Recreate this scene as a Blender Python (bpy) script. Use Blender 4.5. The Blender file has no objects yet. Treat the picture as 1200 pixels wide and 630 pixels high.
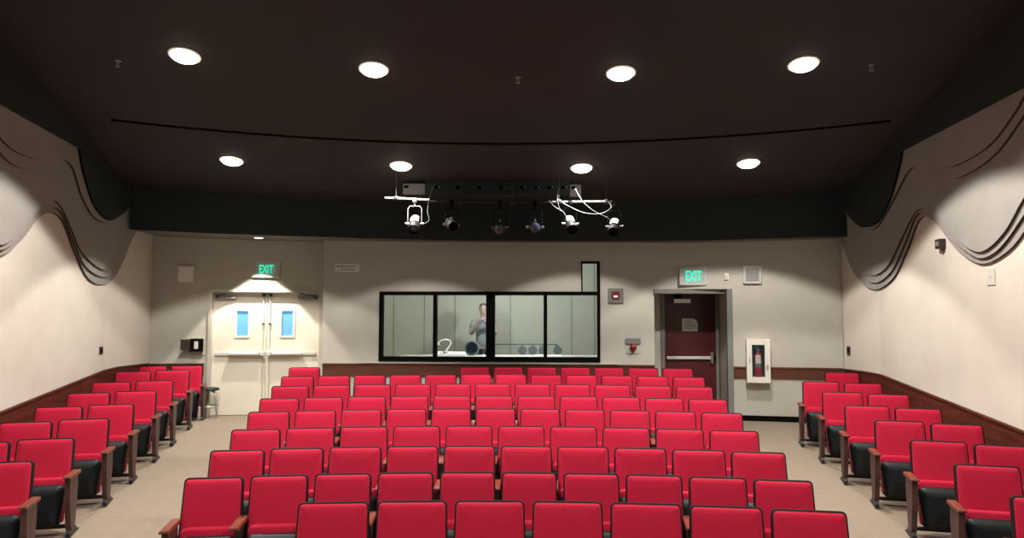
import bpy, math, random
from mathutils import Vector, Matrix
random.seed(4)
COL = bpy.context.scene.collection
PI = math.pi
R = math.radians

# ------------------------------------------------------------------ camera
F = 880.0
PITCH = math.atan(60.0/F)
ROLL = R(0.15)
CAM = Vector((0, 0, 1.65))
ROT = Matrix.Rotation(PI/2 + PITCH, 3, 'X') @ Matrix.Rotation(ROLL, 3, 'Z')
cd = bpy.data.cameras.new('camera'); cam = bpy.data.objects.new('camera', cd); COL.objects.link(cam)
cam.location = CAM; cam.rotation_euler = ROT.to_euler()
cd.sensor_width = 36.0; cd.lens = F/1200*36.0; cd.clip_start = 0.05; cd.clip_end = 200
bpy.context.scene.camera = cam

def ray(px, py):
    return ROT @ Vector(((px-600)/F, -(py-315)/F, -1.0))
def at(px, py, Y):
    d = ray(px, py); return CAM + d*(Y/d.y)
def on_line(px, py, p0, p1):                       # vertical plane through two plan points
    d = ray(px, py); ax, ay = p0; bx, by = p1
    nx, ny = by-ay, -(bx-ax)
    t = (nx*ax+ny*ay)/(nx*d.x+ny*d.y)
    return CAM + d*t
def floor_z(Y):
    return -0.085*(12.1-max(4.6, Y)) if Y < 12.1 else 0.0
CEIL_B, CEIL_S = 3.62, 0.2
def ceil_z(Y):
    return CEIL_B + CEIL_S*(12.45-max(3.0, Y))
def on_ceiling(px, py):
    lo, hi = 3.0, 12.45
    for _ in range(50):
        m = (lo+hi)/2
        if at(px, py, m).z > ceil_z(m): hi = m
        else: lo = m
    return at(px, py, lo)
CX, CY = -0.2, -8.05                               # centre of the curved rows

# ------------------------------------------------------------------ materials
def lin(c):
    return tuple(((v/255)/12.92 if v/255 <= 0.04045 else ((v/255+0.055)/1.055)**2.4) for v in c)
def mat(name, c, rough=0.6, metal=0.0, spec=0.5, noise=None, bump=None, c2=None, emit=None, sheen=0):
    m = bpy.data.materials.new(name); m.use_nodes = True
    nt = m.node_tree; b = nt.nodes['Principled BSDF']
    c = lin(c)
    b.inputs['Base Color'].default_value = (*c, 1); b.inputs['Roughness'].default_value = rough
    b.inputs['Metallic'].default_value = metal; b.inputs['Specular IOR Level'].default_value = spec
    if sheen:
        b.inputs['Sheen Weight'].default_value = sheen; b.inputs['Sheen Roughness'].default_value = 0.4
    tc = nt.nodes.new('ShaderNodeTexCoord')
    if noise:
        n = nt.nodes.new('ShaderNodeTexNoise'); mp = nt.nodes.new('ShaderNodeMapping')
        sc = noise if isinstance(noise, tuple) else (noise,)*3
        mp.inputs['Scale'].default_value = sc; n.inputs['Scale'].default_value = 1; n.inputs['Detail'].default_value = 5
        nt.links.new(tc.outputs['Object'], mp.inputs[0]); nt.links.new(mp.outputs[0], n.inputs['Vector'])
        cr = nt.nodes.new('ShaderNodeValToRGB'); cr.color_ramp.elements[0].position = 0.3; cr.color_ramp.elements[1].position = 0.7
        cr.color_ramp.elements[0].color = (*(lin(c2) if c2 else tuple(v*0.82 for v in c)), 1)
        cr.color_ramp.elements[1].color = (*c, 1)
        nt.links.new(n.outputs[0], cr.inputs[0]); nt.links.new(cr.outputs[0], b.inputs['Base Color'])
    if bump:
        n2 = nt.nodes.new('ShaderNodeTexNoise'); n2.inputs['Scale'].default_value = bump[0]; n2.inputs['Detail'].default_value = 3
        bp = nt.nodes.new('ShaderNodeBump'); bp.inputs['Strength'].default_value = bump[1]; bp.inputs['Distance'].default_value = 0.01
        nt.links.new(tc.outputs['Object'], n2.inputs['Vector'])
        nt.links.new(n2.outputs[0], bp.inputs['Height']); nt.links.new(bp.outputs[0], b.inputs['Normal'])
    if emit:
        b.inputs['Emission Color'].default_value = (*lin(emit[0]), 1); b.inputs['Emission Strength'].default_value = emit[1]
    return m
M = {}
M['wall'] = mat('wall_paint', (190, 184, 172), 0.9, spec=0.2, noise=3, c2=(184, 178, 165), bump=(60, 0.12))
M['wall_side'] = mat('side_wall_fabric', (214, 204, 191), 0.92, spec=0.2, noise=2.5, c2=(208, 198, 184), bump=(80, 0.15))
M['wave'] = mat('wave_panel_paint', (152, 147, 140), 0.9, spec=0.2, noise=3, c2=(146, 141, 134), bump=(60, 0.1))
M['edge'] = mat('dark_wave_edge', (70, 60, 54), 0.9, spec=0.2)  # darker tone for the bottom faces of the wave panels
M['ceiling'] = mat('dark_ceiling_paint', (56, 53, 53), 0.85, spec=0.25, noise=(1.2, 1.2, 1.2), c2=(51, 48, 49))
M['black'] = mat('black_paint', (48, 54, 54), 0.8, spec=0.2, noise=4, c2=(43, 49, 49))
M['soffit'] = mat('soffit_paint', (118, 116, 108), 0.9, spec=0.2)
M['slot'] = mat('slot_black', (6, 6, 6), 0.9, spec=0.1)
M['carpet'] = mat('beige_carpet', (138, 124, 108), 0.95, spec=0.1, noise=(14, 14, 14), c2=(133, 119, 103), bump=(260, 0.5))
M['wood'] = mat('stained_wood', (92, 42, 27), 0.5, spec=0.3, noise=(2, 2, 22), c2=(62, 27, 17))
M['wood_h'] = mat('stained_wood_rail', (104, 60, 42), 0.5, spec=0.35, noise=(3, 3, 40), c2=(76, 41, 28))
M['arm'] = mat('armrest_wood', (128, 62, 42), 0.4, spec=0.4, noise=(30, 4, 30), c2=(96, 42, 28))
M['post'] = mat('arm_panel_wood', (80, 50, 43), 0.5, spec=0.4, noise=(25, 25, 3), c2=(60, 36, 31))
M['red'] = mat('red_upholstery', (184, 19, 54), 0.85, spec=0.25, noise=90, c2=(172, 15, 48), bump=(350, 0.35), sheen=0.12)
M['shell'] = mat('black_plastic', (15, 19, 20), 0.5, spec=0.3, bump=(120, 0.1))
M['trim'] = mat('dark_maroon_trim', (34, 10, 15), 0.7, spec=0.2)
M['iron'] = mat('black_iron', (26, 24, 24), 0.5, spec=0.5)
M['white'] = mat('white_enamel', (226, 222, 210), 0.5, spec=0.4)
M['plate'] = mat('off_white_plate', (205, 200, 190), 0.5)
M['grille'] = mat('grey_grille', (128, 128, 124), 0.6)
M['door_white'] = mat('cream_door_paint', (222, 214, 196), 0.5, spec=0.35, noise=2, c2=(216, 207, 189))
M['frame_grey'] = mat('grey_door_frame', (122, 120, 114), 0.5)
M['frame_white'] = mat('cream_door_frame', (186, 178, 162), 0.5)
M['door_red'] = mat('maroon_door', (84, 28, 28), 0.4, spec=0.45, noise=(3, 3, 14), c2=(68, 20, 22))
M['steel'] = mat('brushed_steel', (190, 190, 186), 0.35, metal=0.9)
M['steel_d'] = mat('painted_metal_bar', (214, 210, 200), 0.4, metal=0.2)
M['brown_metal'] = mat('bronze_metal', (60, 48, 40), 0.5, metal=0.3)
M['skyglass'] = mat('daylit_glass', (95, 150, 190), 0.3, emit=((98, 160, 205), 0.55))
M['green'] = mat('exit_letter_glow', (20, 200, 160), 0.4, emit=((30, 255, 200), 1.0))
M['exit_face'] = mat('exit_face', (150, 170, 160), 0.4, emit=((120, 165, 150), 0.22))
M['exit_box'] = mat('exit_housing', (186, 184, 178), 0.5)
M['lamp'] = mat('lamp_diffuser', (255, 250, 240), 0.4, emit=((255, 244, 228), 9.0))
M['lamp_s'] = mat('small_lamp_diffuser', (255, 250, 240), 0.4, emit=((255, 250, 240), 3.5))
M['red_paint'] = mat('signal_red_paint', (190, 24, 30), 0.35, spec=0.5)
M['red_dark'] = mat('alarm_red', (120, 34, 34), 0.4)
M['paper'] = mat('white_paper', (225, 222, 212), 0.8)
M['ink'] = mat('grey_ink', (120, 120, 112), 0.8)
M['lens'] = mat('lamp_lens', (70, 80, 100), 0.12, spec=0.8)
M['booth_wall'] = mat('booth_wall_paint', (182, 184, 172), 0.85, noise=2, c2=(177, 179, 167))
M['booth_seam'] = mat('booth_seam', (112, 112, 98), 0.85)
M['booth_dark'] = mat('booth_equipment', (96, 104, 104), 0.6)
M['desk'] = mat('booth_desk', (200, 200, 192), 0.6)
M['bright'] = mat('glowing_white_plastic', (240, 240, 235), 0.4, emit=((255, 255, 250), 0.5))  # white plastic with its own added glow, though most parts are no lamps
M['skin'] = mat('skin', (140, 118, 106), 0.6)
M['shirt'] = mat('grey_shirt', (116, 120, 122), 0.9)
M['trousers'] = mat('dark_trousers', (52, 56, 60), 0.9)
M['hair'] = mat('dark_hair', (40, 34, 30), 0.7)
gm = bpy.data.materials.new('window_glass'); gm.use_nodes = True
nt = gm.node_tree; nt.nodes.remove(nt.nodes['Principled BSDF'])
tr = nt.nodes.new('ShaderNodeBsdfTransparent'); tr.inputs[0].default_value = (0.88, 0.9, 0.89, 1)
gl = nt.nodes.new('ShaderNodeBsdfGlossy'); gl.inputs['Roughness'].default_value = 0.02
mx = nt.nodes.new('ShaderNodeMixShader'); mx.inputs[0].default_value = 0.07
nt.links.new(tr.outputs[0], mx.inputs[1]); nt.links.new(gl.outputs[0], mx.inputs[2]); nt.links.new(mx.outputs[0], nt.nodes['Material Output'].inputs[0])
M['glass'] = gm

# ------------------------------------------------------------------ mesh helper
class MB:
    def __init__(s): s.v = []; s.f = []; s.sm = []
    def add(s, vs, fs, smooth=False):
        o = len(s.v); s.v += [tuple(v) for v in vs]; s.f += [[i+o for i in f] for f in fs]; s.sm += [smooth]*len(fs)
        return s
    def box(s, x0, x1, y0, y1, z0, z1, bev=0.0):
        if x0 > x1: x0, x1 = x1, x0
        if y0 > y1: y0, y1 = y1, y0
        if z0 > z1: z0, z1 = z1, z0
        b = min(bev, (x1-x0)/2.2, (y1-y0)/2.2, (z1-z0)/2.2)
        if b <= 0:
            vs = [(x0,y0,z0),(x1,y0,z0),(x1,y1,z0),(x0,y1,z0),(x0,y0,z1),(x1,y0,z1),(x1,y1,z1),(x0,y1,z1)]
            return s.add(vs, [(3,2,1,0),(4,5,6,7),(0,1,5,4),(1,2,6,5),(2,3,7,6),(3,0,4,7)])
        # chamfered box: 24 vertices
        vs = []; idx = {}
        for i, X in enumerate((x0, x1)):
            for j, Y in enumerate((y0, y1)):
                for k, Z in enumerate((z0, z1)):
                    sx, sy, sz = (1,-1)[i], (1,-1)[j], (1,-1)[k]
                    idx[i,j,k,0] = len(vs); vs.append((X, Y+sy*b, Z+sz*b))
                    idx[i,j,k,1] = len(vs); vs.append((X+sx*b, Y, Z+sz*b))
                    idx[i,j,k,2] = len(vs); vs.append((X+sx*b, Y+sy*b, Z))
        fs = []
        for i in (0,1): fs.append([idx[i,0,0,0], idx[i,1,0,0], idx[i,1,1,0], idx[i,0,1,0]])
        for j in (0,1): fs.append([idx[0,j,0,1], idx[1,j,0,1], idx[1,j,1,1], idx[0,j,1,1]])
        for k in (0,1): fs.append([idx[0,0,k,2], idx[1,0,k,2], idx[1,1,k,2], idx[0,1,k,2]])
        for j in (0,1):
            for k in (0,1): fs.append([idx[0,j,k,1], idx[1,j,k,1], idx[1,j,k,2], idx[0,j,k,2]])
        for i in (0,1):
            for k in (0,1): fs.append([idx[i,0,k,0], idx[i,1,k,0], idx[i,1,k,2], idx[i,0,k,2]])
        for i in (0,1):
            for j in (0,1): fs.append([idx[i,j,0,0], idx[i,j,1,0], idx[i,j,1,1], idx[i,j,0,1]])
        for i in (0,1):
            for j in (0,1):
                for k in (0,1): fs.append([idx[i,j,k,0], idx[i,j,k,1], idx[i,j,k,2]])
        return s.add(vs, fs)
    def tube(s, pts, r, n=8, caps=True):
        pts = [Vector(p) for p in pts]; rs = r if isinstance(r, (list, tuple)) else [r]*len(pts)
        rings = []; up = None
        for i, p in enumerate(pts):
            d = (pts[min(i+1, len(pts)-1)] - pts[max(i-1, 0)]).normalized()
            if up is None or abs(d.dot(up)) > 0.98: up = Vector((0,0,1)) if abs(d.z) < 0.9 else Vector((1,0,0))
            a = d.cross(up).normalized(); b = a.cross(d).normalized(); up = b
            rings.append([p + a*rs[i]*math.cos(2*PI*k/n) + b*rs[i]*math.sin(2*PI*k/n) for k in range(n)])
        vs = [v for rg in rings for v in rg]
        fs = [(i*n+k, i*n+(k+1)%n, (i+1)*n+(k+1)%n, (i+1)*n+k) for i in range(len(pts)-1) for k in range(n)]
        s.add(vs, fs, True)
        if caps: s.add(rings[0], [tuple(range(n))[::-1]]); s.add(rings[-1], [tuple(range(n))])
        return s
    def lathe(s, prof, n=24, T=None):
        T = T or Matrix.Identity(4)
        vs = [T @ Vector((r*math.cos(2*PI*k/n), r*math.sin(2*PI*k/n), z)) for r, z in prof for k in range(n)]
        fs = [(i*n+k, i*n+(k+1)%n, (i+1)*n+(k+1)%n, (i+1)*n+k) for i in range(len(prof)-1) for k in range(n)]
        s.add(vs, fs, True)
        s.add(vs[:n], [tuple(range(n))[::-1]]); s.add(vs[-n:], [tuple(range(n))])
        return s
    def prism(s, poly, a0, a1, axis='x'):           # poly in the other two axes
        n = len(poly)
        def P(u, v, a): return {'x': (a,u,v), 'y': (u,a,v), 'z': (u,v,a)}[axis]
        vs = [P(u,v,a0) for u,v in poly] + [P(u,v,a1) for u,v in poly]
        fs = [tuple(range(n))[::-1], tuple(range(n,2*n))] + [(i,(i+1)%n,n+(i+1)%n,n+i) for i in range(n)]
        return s.add(vs, fs)
    def rings(s, loops, cap0=True, cap1=True, smooth=True):
        n = len(loops[0]); vs = [v for l in loops for v in l]
        fs = [(i*n+k, i*n+(k+1)%n, (i+1)*n+(k+1)%n, (i+1)*n+k) for i in range(len(loops)-1) for k in range(n)]
        s.add(vs, fs, smooth)
        if cap0: s.add(loops[0], [tuple(range(n))[::-1]])
        if cap1: s.add(loops[-1], [tuple(range(n))], smooth)
        return s
    def mesh(s, name, m):
        me = bpy.data.meshes.new(name); me.from_pydata(s.v, [], s.f); me.materials.append(m)
        me.polygons.foreach_set('use_smooth', s.sm)
        import bmesh
        b = bmesh.new(); b.from_mesh(me)
        if any(s.sm): bmesh.ops.remove_doubles(b, verts=b.verts, dist=0.00005)
        bmesh.ops.recalc_face_normals(b, faces=b.faces); b.to_mesh(me); b.free()
        if any(s.sm):
            try: me.set_sharp_from_angle(angle=R(50))
            except Exception: pass
        return me
    def build(s, name, m, parent=None):
        o = bpy.data.objects.new(name, s.mesh(name, m)); COL.objects.link(o)
        if parent: o.parent = parent
        return o

def tag(o, label, cat, group=None):
    o['label'] = label; o['category'] = cat
    if group: o['group'] = group
    return o
def thing(name, label, cat, loc=(0,0,0), rz=0, group=None):
    o = bpy.data.objects.new(name, None); COL.objects.link(o); o.empty_display_size = 0.1
    o.location = loc; o.rotation_euler = (0,0,rz)
    return tag(o, label, cat, group)
def struct(o): o['kind'] = 'structure'; return o

# ------------------------------------------------------------------ plan of the room
L0, L1, L2c = (-4.245+0.1675*3, -3.0), (-4.245-0.1675*11.4, 11.4), (-6.12, 12.75)
R0, R1, R2c = (4.47-0.088*3, -3.0), (4.47+0.088*11.15, 11.15), (5.38, 12.25)
def XL(Y): return (-4.245-0.1675*Y) if Y < 11.4 else L1[0]+(L2c[0]-L1[0])*(Y-11.4)/(L2c[1]-11.4)
def XR(Y): return (4.47+0.088*Y) if Y < 11.15 else R1[0]+(R2c[0]-R1[0])*(Y-11.15)/(R2c[1]-11.15)
ALC = (-3.27, 13.30)
MY = 12.9                                         # main back wall

def hwall(p0, p1, z0, z1, holes, th, m, name):
    """vertical wall from p0 to p1; room side is on the right hand of p0->p1 reversed; holes in (u0,u1,z0,z1)"""
    dx, dy = p1[0]-p0[0], p1[1]-p0[1]; L = math.hypot(dx, dy); ux, uy = dx/L, dy/L
    nx, ny = -uy, ux                                # away from the camera for walls running to +x
    us = sorted(set([0, L]+[h[i] for h in holes for i in (0,1)])); zs = sorted(set([z0, z1]+[h[i] for h in holes for i in (2,3)]))
    b = MB()
    def P(u, z, t): return (p0[0]+ux*u+nx*t, p0[1]+uy*u+ny*t, z)
    solid = {}
    for i in range(len(us)-1):
        for k in range(len(zs)-1):
            cu, cz = (us[i]+us[i+1])/2, (zs[k]+zs[k+1])/2
            solid[i,k] = not any(h[0] < cu < h[1] and h[2] < cz < h[3] for h in holes)
    for (i,k), so in solid.items():
        if not so: continue
        a, c, d, e = us[i], us[i+1], zs[k], zs[k+1]
        b.add([P(a,d,0),P(c,d,0),P(c,e,0),P(a,e,0)], [(0,1,2,3)]); b.add([P(a,d,th),P(c,d,th),P(c,e,th),P(a,e,th)], [(3,2,1,0)])
        for (di,dk,q) in ((-1,0,((a,d),(a,e))),(1,0,((c,d),(c,e))),(0,-1,((a,d),(c,d))),(0,1,((a,e),(c,e)))):
            if not solid.get((i+di,k+dk), False):
                (u1,z_1),(u2,z_2) = q
                b.add([P(u1,z_1,0),P(u2,z_2,0),P(u2,z_2,th),P(u1,z_1,th)], [(0,1,2,3)])
    return struct(b.build(name, m))
def U(p, p0, p1):
    dx, dy = p1[0]-p0[0], p1[1]-p0[1]; L = math.hypot(dx, dy)
    return ((p.x-p0[0])*dx+(p.y-p0[1])*dy)/L

# floor: one solid slab that slopes down towards the stage
b = MB()
prof = [(-3, floor_z(0)), (4.6, floor_z(4.6)), (12.1, 0), (16.2, 0)]
poly = prof + [(16.2, -1.2), (-3, -1.2)]
b.prism(poly, -7.5, 7.5, 'x')
struct(b.build('floor', M['carpet']))
# ceiling
b = MB()
pc = [(12.6, ceil_z(12.45)), (12.45, ceil_z(12.45)), (3, ceil_z(3)), (-3, ceil_z(3)), (-3, ceil_z(3)+.3), (12.6, ceil_z(3)+.3)]
b.prism(pc, -7.5, 7.5, 'x')
struct(b.build('ceiling', M['ceiling']))
# curved dark slot in the ceiling
r_slot = 10.17-CY
b = MB()
N = 60; a0, a1 = math.asin((-5.15-CX)/r_slot), math.asin((4.85-CX)/r_slot)
loops = []
for i in range(N+1):
    a = a0+(a1-a0)*i/N; x, y = CX+r_slot*math.sin(a), CY+r_slot*math.cos(a); w = 0.028
    x2, y2 = CX+(r_slot+w)*math.sin(a), CY+(r_slot+w)*math.cos(a)
    loops.append([(x,y,ceil_z(y)-.018),(x2,y2,ceil_z(y2)-.018),(x2,y2,ceil_z(y2)+.01),(x,y,ceil_z(y)+.01)])
b.rings(loops, smooth=False)
struct(b.build('trim_1', M['slot']))

# fascia (curved black drop in front of the back wall)
FZ = 1.65+1.325
def fasc_top(y): return CEIL_B+.02
fp = []
for px in (152, 180, 230, 270, 320, 377, 430, 500, 575, 640, 686, 750, 813, 859, 900, 929, 960, 986):
    ys = {152:268.5,180:270,230:272.3,270:274,320:275.6,377:277.2,430:279,500:280.6,575:281.6,640:282,686:282,750:282,813:281.6,859:280.4,900:279.3,929:278.5,960:277.5,986:276.5}[px]
    d = ray(px, ys); rr_ = 20.6; a_ = d.x**2+d.y**2; b_ = -2*(d.x*CX+d.y*CY); c_ = CX*CX+CY*CY-rr_*rr_
    fp.append(CAM+d*((-b_+math.sqrt(b_*b_-4*a_*c_))/(2*a_)))
fp[0].x = min(fp[0].x, XL(fp[0].y)+.15); fp[-1].x = XR(fp[-1].y)
print('fascia', [tuple(round(v,2) for v in p) for p in (fp[0], fp[8], fp[-1])], XL(fp[0].y))
b = MB()
loops = [[(p.x,p.y,p.z),(p.x,p.y,CEIL_B+.6),(p.x,p.y+.06,CEIL_B+.6),(p.x,p.y+.06,p.z)] for p in fp]
b.rings(loops, smooth=False)
struct(b.build('trim_2', M['black']))
# soffit under the fascia, back to the walls
def back_y(x):
    if x < ALC[0]: return L2c[1]+(ALC[1]-L2c[1])*(x-L2c[0])/(ALC[0]-L2c[0])+.1
    return 13.6
b = MB()
loops = [[(p.x,p.y+.06,p.z+.004),(p.x,13.6,p.z+.004),(p.x,13.6,p.z+.05),(p.x,p.y+.06,p.z+.05)] for p in fp]
b.rings(loops, smooth=False)
struct(b.build('trim_3', M['soffit']))

# ------------------------------------------------------------------ back walls with openings
TH = 0.14
# left alcove wall with the double doors
pA0, pA1 = L2c, ALC
dl = on_line(243, 420, pA0, pA1); dr = on_line(377, 420, pA0, pA1)
du0, du1 = U(dl, pA0, pA1), U(dr, pA0, pA1)
ZD = on_line(310, 338.5, pA0, pA1).z
LA = math.hypot(pA1[0]-pA0[0], pA1[1]-pA0[1])
du1 = min(du1, LA-.02)
hwall(pA0, pA1, 0, FZ+.11, [(du0, du1, -1, ZD)], TH, M['wall'], 'wall_back_left')
# main wall with the booth window
pB0, pB1 = (ALC[0]+.02, 13.0), (at(767, 400, 12.74).x, 12.74)
def onB(px, py): return on_line(px, py, pB0, pB1)
w0 = onB(445, 341.3); w1 = onB(703.5, 424.2)
wu0, wu1, wz1, wz0 = U(w0,pB0,pB1), U(w1,pB0,pB1), w0.z, w1.z
e0 = onB(681, 306); eu0, ez1 = U(e0,pB0,pB1), e0.z
hwall(pB0, pB1, 0, FZ+.11, [(wu0, wu1, wz0, wz1), (eu0, wu1, wz1-.001, ez1)], TH, M['wall'], 'wall_back')
# cheek at the left end of the main wall (returns to the alcove)
b = MB(); b.box(ALC[0]-.0, ALC[0]+.14, pB0[1]+.0, ALC[1]+.12, 0, FZ+.11); struct(b.build('wall_alcove_return', M['wall']))
# door niche on the right
xN0, xN1 = pB1[0], at(860, 440, 12.6).x
NY = 13.42
ZN = at(815, 338.5, 12.7).z
b = MB()
b.box(xN0-.14, xN0, pB1[1]+TH, NY+.1, 0, FZ)
b.box(xN1, xN1+.14, 12.6+.02, NY+.1, 0, FZ)
struct(b.build('wall_niche_sides', M['wall']))
hwall(pB1, (xN1, 12.62), ZN, FZ+.11, [], TH, M['wall'], 'wall_niche_header')
b = MB(); b.box(xN1-.095, xN1-.001, 12.60, 12.68, 0, ZN-.001); b.box(xN0+.001, xN1-.095, 12.70, 12.78, ZN-.075, ZN-.001); struct(b.build('trim_60', M['frame_grey']))
b = MB(); b.box(xN0, xN1, pB1[1]+TH, NY, ZN+.0, ZN+.08); struct(b.build('wall_niche_top', M['wall']))
dL, dR = at(779, 420, NY).x, at(839, 420, NY).x
ZR = at(808, 344.5, NY).z
hwall((xN0, NY), (xN1, NY), 0, ZN+.1, [(dL-.06-xN0, dR+.06-xN0, -1, ZR+.06)], TH, M['wall'], 'wall_niche_back')
# right hand wall part
pR0, pR1 = (xN1, 12.62), R2c
def onR(px, py): return on_line(px, py, pR0, pR1)
hwall(pR0, pR1, 0, FZ+.11, [], TH, M['wall'], 'wall_back_right')

# side walls
def side_wall(name, pts, sgn):
    b = MB(); loops = []
    for x, y in pts:
        loops.append([(x,y,-1.1),(x,y,ceil_z(3)+.2),(x+sgn*.15,y,ceil_z(3)+.2),(x+sgn*.15,y,-1.1)])
    b.rings(loops, smooth=False); return struct(b.build(name, M['wall_side']))
side_wall('wall_left', [L0, L1, (L2c[0], L2c[1]+.2)], -1)
side_wall('wall_right', [R0, R1, (R2c[0], R2c[1]+.2)], 1)

# ------------------------------------------------------------------ rails (wood) and baseboards
def rail_profile(p0, p1, z0, z1, t, name, m, cap=.012):
    dx, dy = p1[0]-p0[0], p1[1]-p0[1]; L = math.hypot(dx,dy); nx, ny = dy/L, -dx/L
    b = MB()
    def sec(p): return [(p[0],p[1],z0),(p[0]+nx*t,p[1]+ny*t,z0),(p[0]+nx*t,p[1]+ny*t,z1-.03),(p[0]+nx*(t+cap),p[1]+ny*(t+cap),z1-.025),(p[0]+nx*(t+cap),p[1]+ny*(t+cap),z1),(p[0],p[1],z1)]
    b.rings([sec(p0), sec(p1)], smooth=False)
    return struct(b.build(name, m))
def lerp2(p, q, u):
    L = math.hypot(q[0]-p[0], q[1]-p[1]); return (p[0]+(q[0]-p[0])*u/L, p[1]+(q[1]-p[1])*u/L)
RZ = .905
rail_profile(lerp2(pA0,pA1,.02), lerp2(pA0,pA1,du0-.05), RZ-.215, RZ, .022, 'trim_4', M['wood_h'])
rail_profile(pB0, pB1, RZ-.215, RZ, .022, 'trim_5', M['wood_h'])
cab0, cab1 = U(onR(875, 420), pR0, pR1), U(onR(902, 420), pR0, pR1)
rail_profile(lerp2(pR0,pR1,.005), lerp2(pR0,pR1,cab0), RZ-.205, RZ-.015, .022, 'trim_6', M['wood_h'])
LR = math.hypot(pR1[0]-pR0[0], pR1[1]-pR0[1])
rail_profile(lerp2(pR0,pR1,cab1), lerp2(pR0,pR1,LR-.02), RZ-.205, RZ-.015, .022, 'trim_7', M['wood_h'])
rail_profile(pR0, lerp2(pR0,pR1,LR-.01), 0, .09, .012, 'baseboard_right', M['slot'], 0)
rail_profile(pB0, pB1, 0, .09, .012, 'baseboard_back', M['slot'], 0)
rail_profile(pA0, lerp2(pA0,pA1,du0-.05), 0, .09, .012, 'baseboard_left', M['slot'], 0)
def side_rail(name, Xf, sgn, Ys, zf, hgt=.34):
    b = MB(); loops = []
    for y in Ys:
        x = Xf(y); z = zf(y)
        loops.append([(x,y,z-hgt),(x+sgn*.022,y,z-hgt),(x+sgn*.022,y,z-.03),(x+sgn*.036,y,z-.025),(x+sgn*.036,y,z),(x,y,z)])
    b.rings(loops, smooth=False); return struct(b.build(name, M['wood']))
side_rail('trim_8', XL, 1, [-2.9, 4.6, 8, 10.9, 11.4, 11.8, 12.7], lambda y: .915 - .085*max(0, 11.7-max(4.6, y)))
side_rail('trim_9', XR, -1, [-2.9, 4.6, 8, 10.6, 11.15, 11.6, 12.2], lambda y: .885 - .088*max(0, 11.3-max(4.6, y)))

# ------------------------------------------------------------------ wave panels on the side walls
def catmull(pts, n=6):
    out = []
    P = [pts[0]]+pts+[pts[-1]]
    for i in range(1, len(P)-2):
        for k in range(n):
            t = k/n; p0,p1,p2,p3 = P[i-1:i+3]
            out.append(tuple(.5*((2*p1[j])+(-p0[j]+p2[j])*t+(2*p0[j]-5*p1[j]+4*p2[j]-p3[j])*t*t+(-p0[j]+3*p1[j]-3*p2[j]+p3[j])*t**3) for j in (0,1)))
    out.append(pts[-1]); return out
def wave_pts(side, pix, off=0.0):
    out = []
    for px, py in pix:
        d = ray(px, py)
        a, s = (-4.245+off, -.1675) if side < 0 else (4.47-off, .088)
        t = a/(d.x - s*d.y); p = CAM+d*t
        brk, c, e = (11.4, L1, L2c) if side < 0 else (11.15, R1, R2c)
        if p.y > brk: p = on_line(px, py, (c[0]-side*off, c[1]), (e[0]-side*off, e[1]))
        out.append((p.y, p.z))
    out.sort(); return out
def wave_panel(name, side, pts, k, m, t=.03, ymin=None, ymax=None):
    Xf = XL if side < 0 else XR; sg = -side
    sp = catmull(pts, 8)
    if ymin is not None: sp = [p for p in sp if p[0] >= ymin]
    if ymax is not None: sp = [p for p in sp if p[0] <= ymax]
    # keep Y increasing
    q = [sp[0]]
    for p in sp[1:]:
        if p[0] > q[-1][0]+1e-4: q.append(p)
    b = MB(); a0, a1 = k*t, (k+1)*t; loops = []
    for y, z in q:
        x = Xf(y); zt = ceil_z(y)+.15
        loops.append([(x+sg*a0,y,z),(x+sg*a1,y,z),(x+sg*a1,y,zt),(x+sg*a0,y,zt)])
    b.rings(loops, smooth=False)
    o = struct(b.build(name, m))
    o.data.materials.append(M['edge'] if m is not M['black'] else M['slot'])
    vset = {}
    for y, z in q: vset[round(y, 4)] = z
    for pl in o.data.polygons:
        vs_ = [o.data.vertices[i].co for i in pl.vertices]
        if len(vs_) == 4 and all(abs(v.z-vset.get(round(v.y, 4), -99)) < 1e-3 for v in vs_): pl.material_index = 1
    return o
def ext(lo, hi, y0, per=3.1):                      # the pattern goes on towards the stage
    out = []; y = y0
    n = 0
    while y > -2.6:
        out.append((y, (lo+hi)/2-(hi-lo)/2*math.cos(2*PI*(y-8.15)/per))); y -= .38
    return out[::-1]
LW = {
 'a': [(0,299),(25,281.6),(45,256),(60,249.4),(74,259),(88.7,296),(103,325),(117.6,333),(132,327),(144.5,306),(159,273),(176,262)],
 'b': [(0,292.5),(25,275),(43,251),(60,242),(73,250),(86.5,282),(100,311),(119,324),(134,318),(147,293),(158,266),(176,250)],
 'c': [(0,286.5),(25,269),(41,248.6),(60,235),(72,242),(84.6,269),(97,296),(120,315.4),(136,308),(148.6,281.6),(156,259),(176,240)],
 'd': [(0,178),(16.5,193),(37,198),(56,193),(74,187),(86,197),(96,228),(108,251),(120,260),(134,260),(147,250),(160,236),(176,232)],
 'e': [(0,160),(20.6,178),(45,186),(66,182.5),(80,173),(90.5,163),(95,184),(99,203),(111,240),(128,258),(144,251),(153,242),(176,230)],
}
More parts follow.
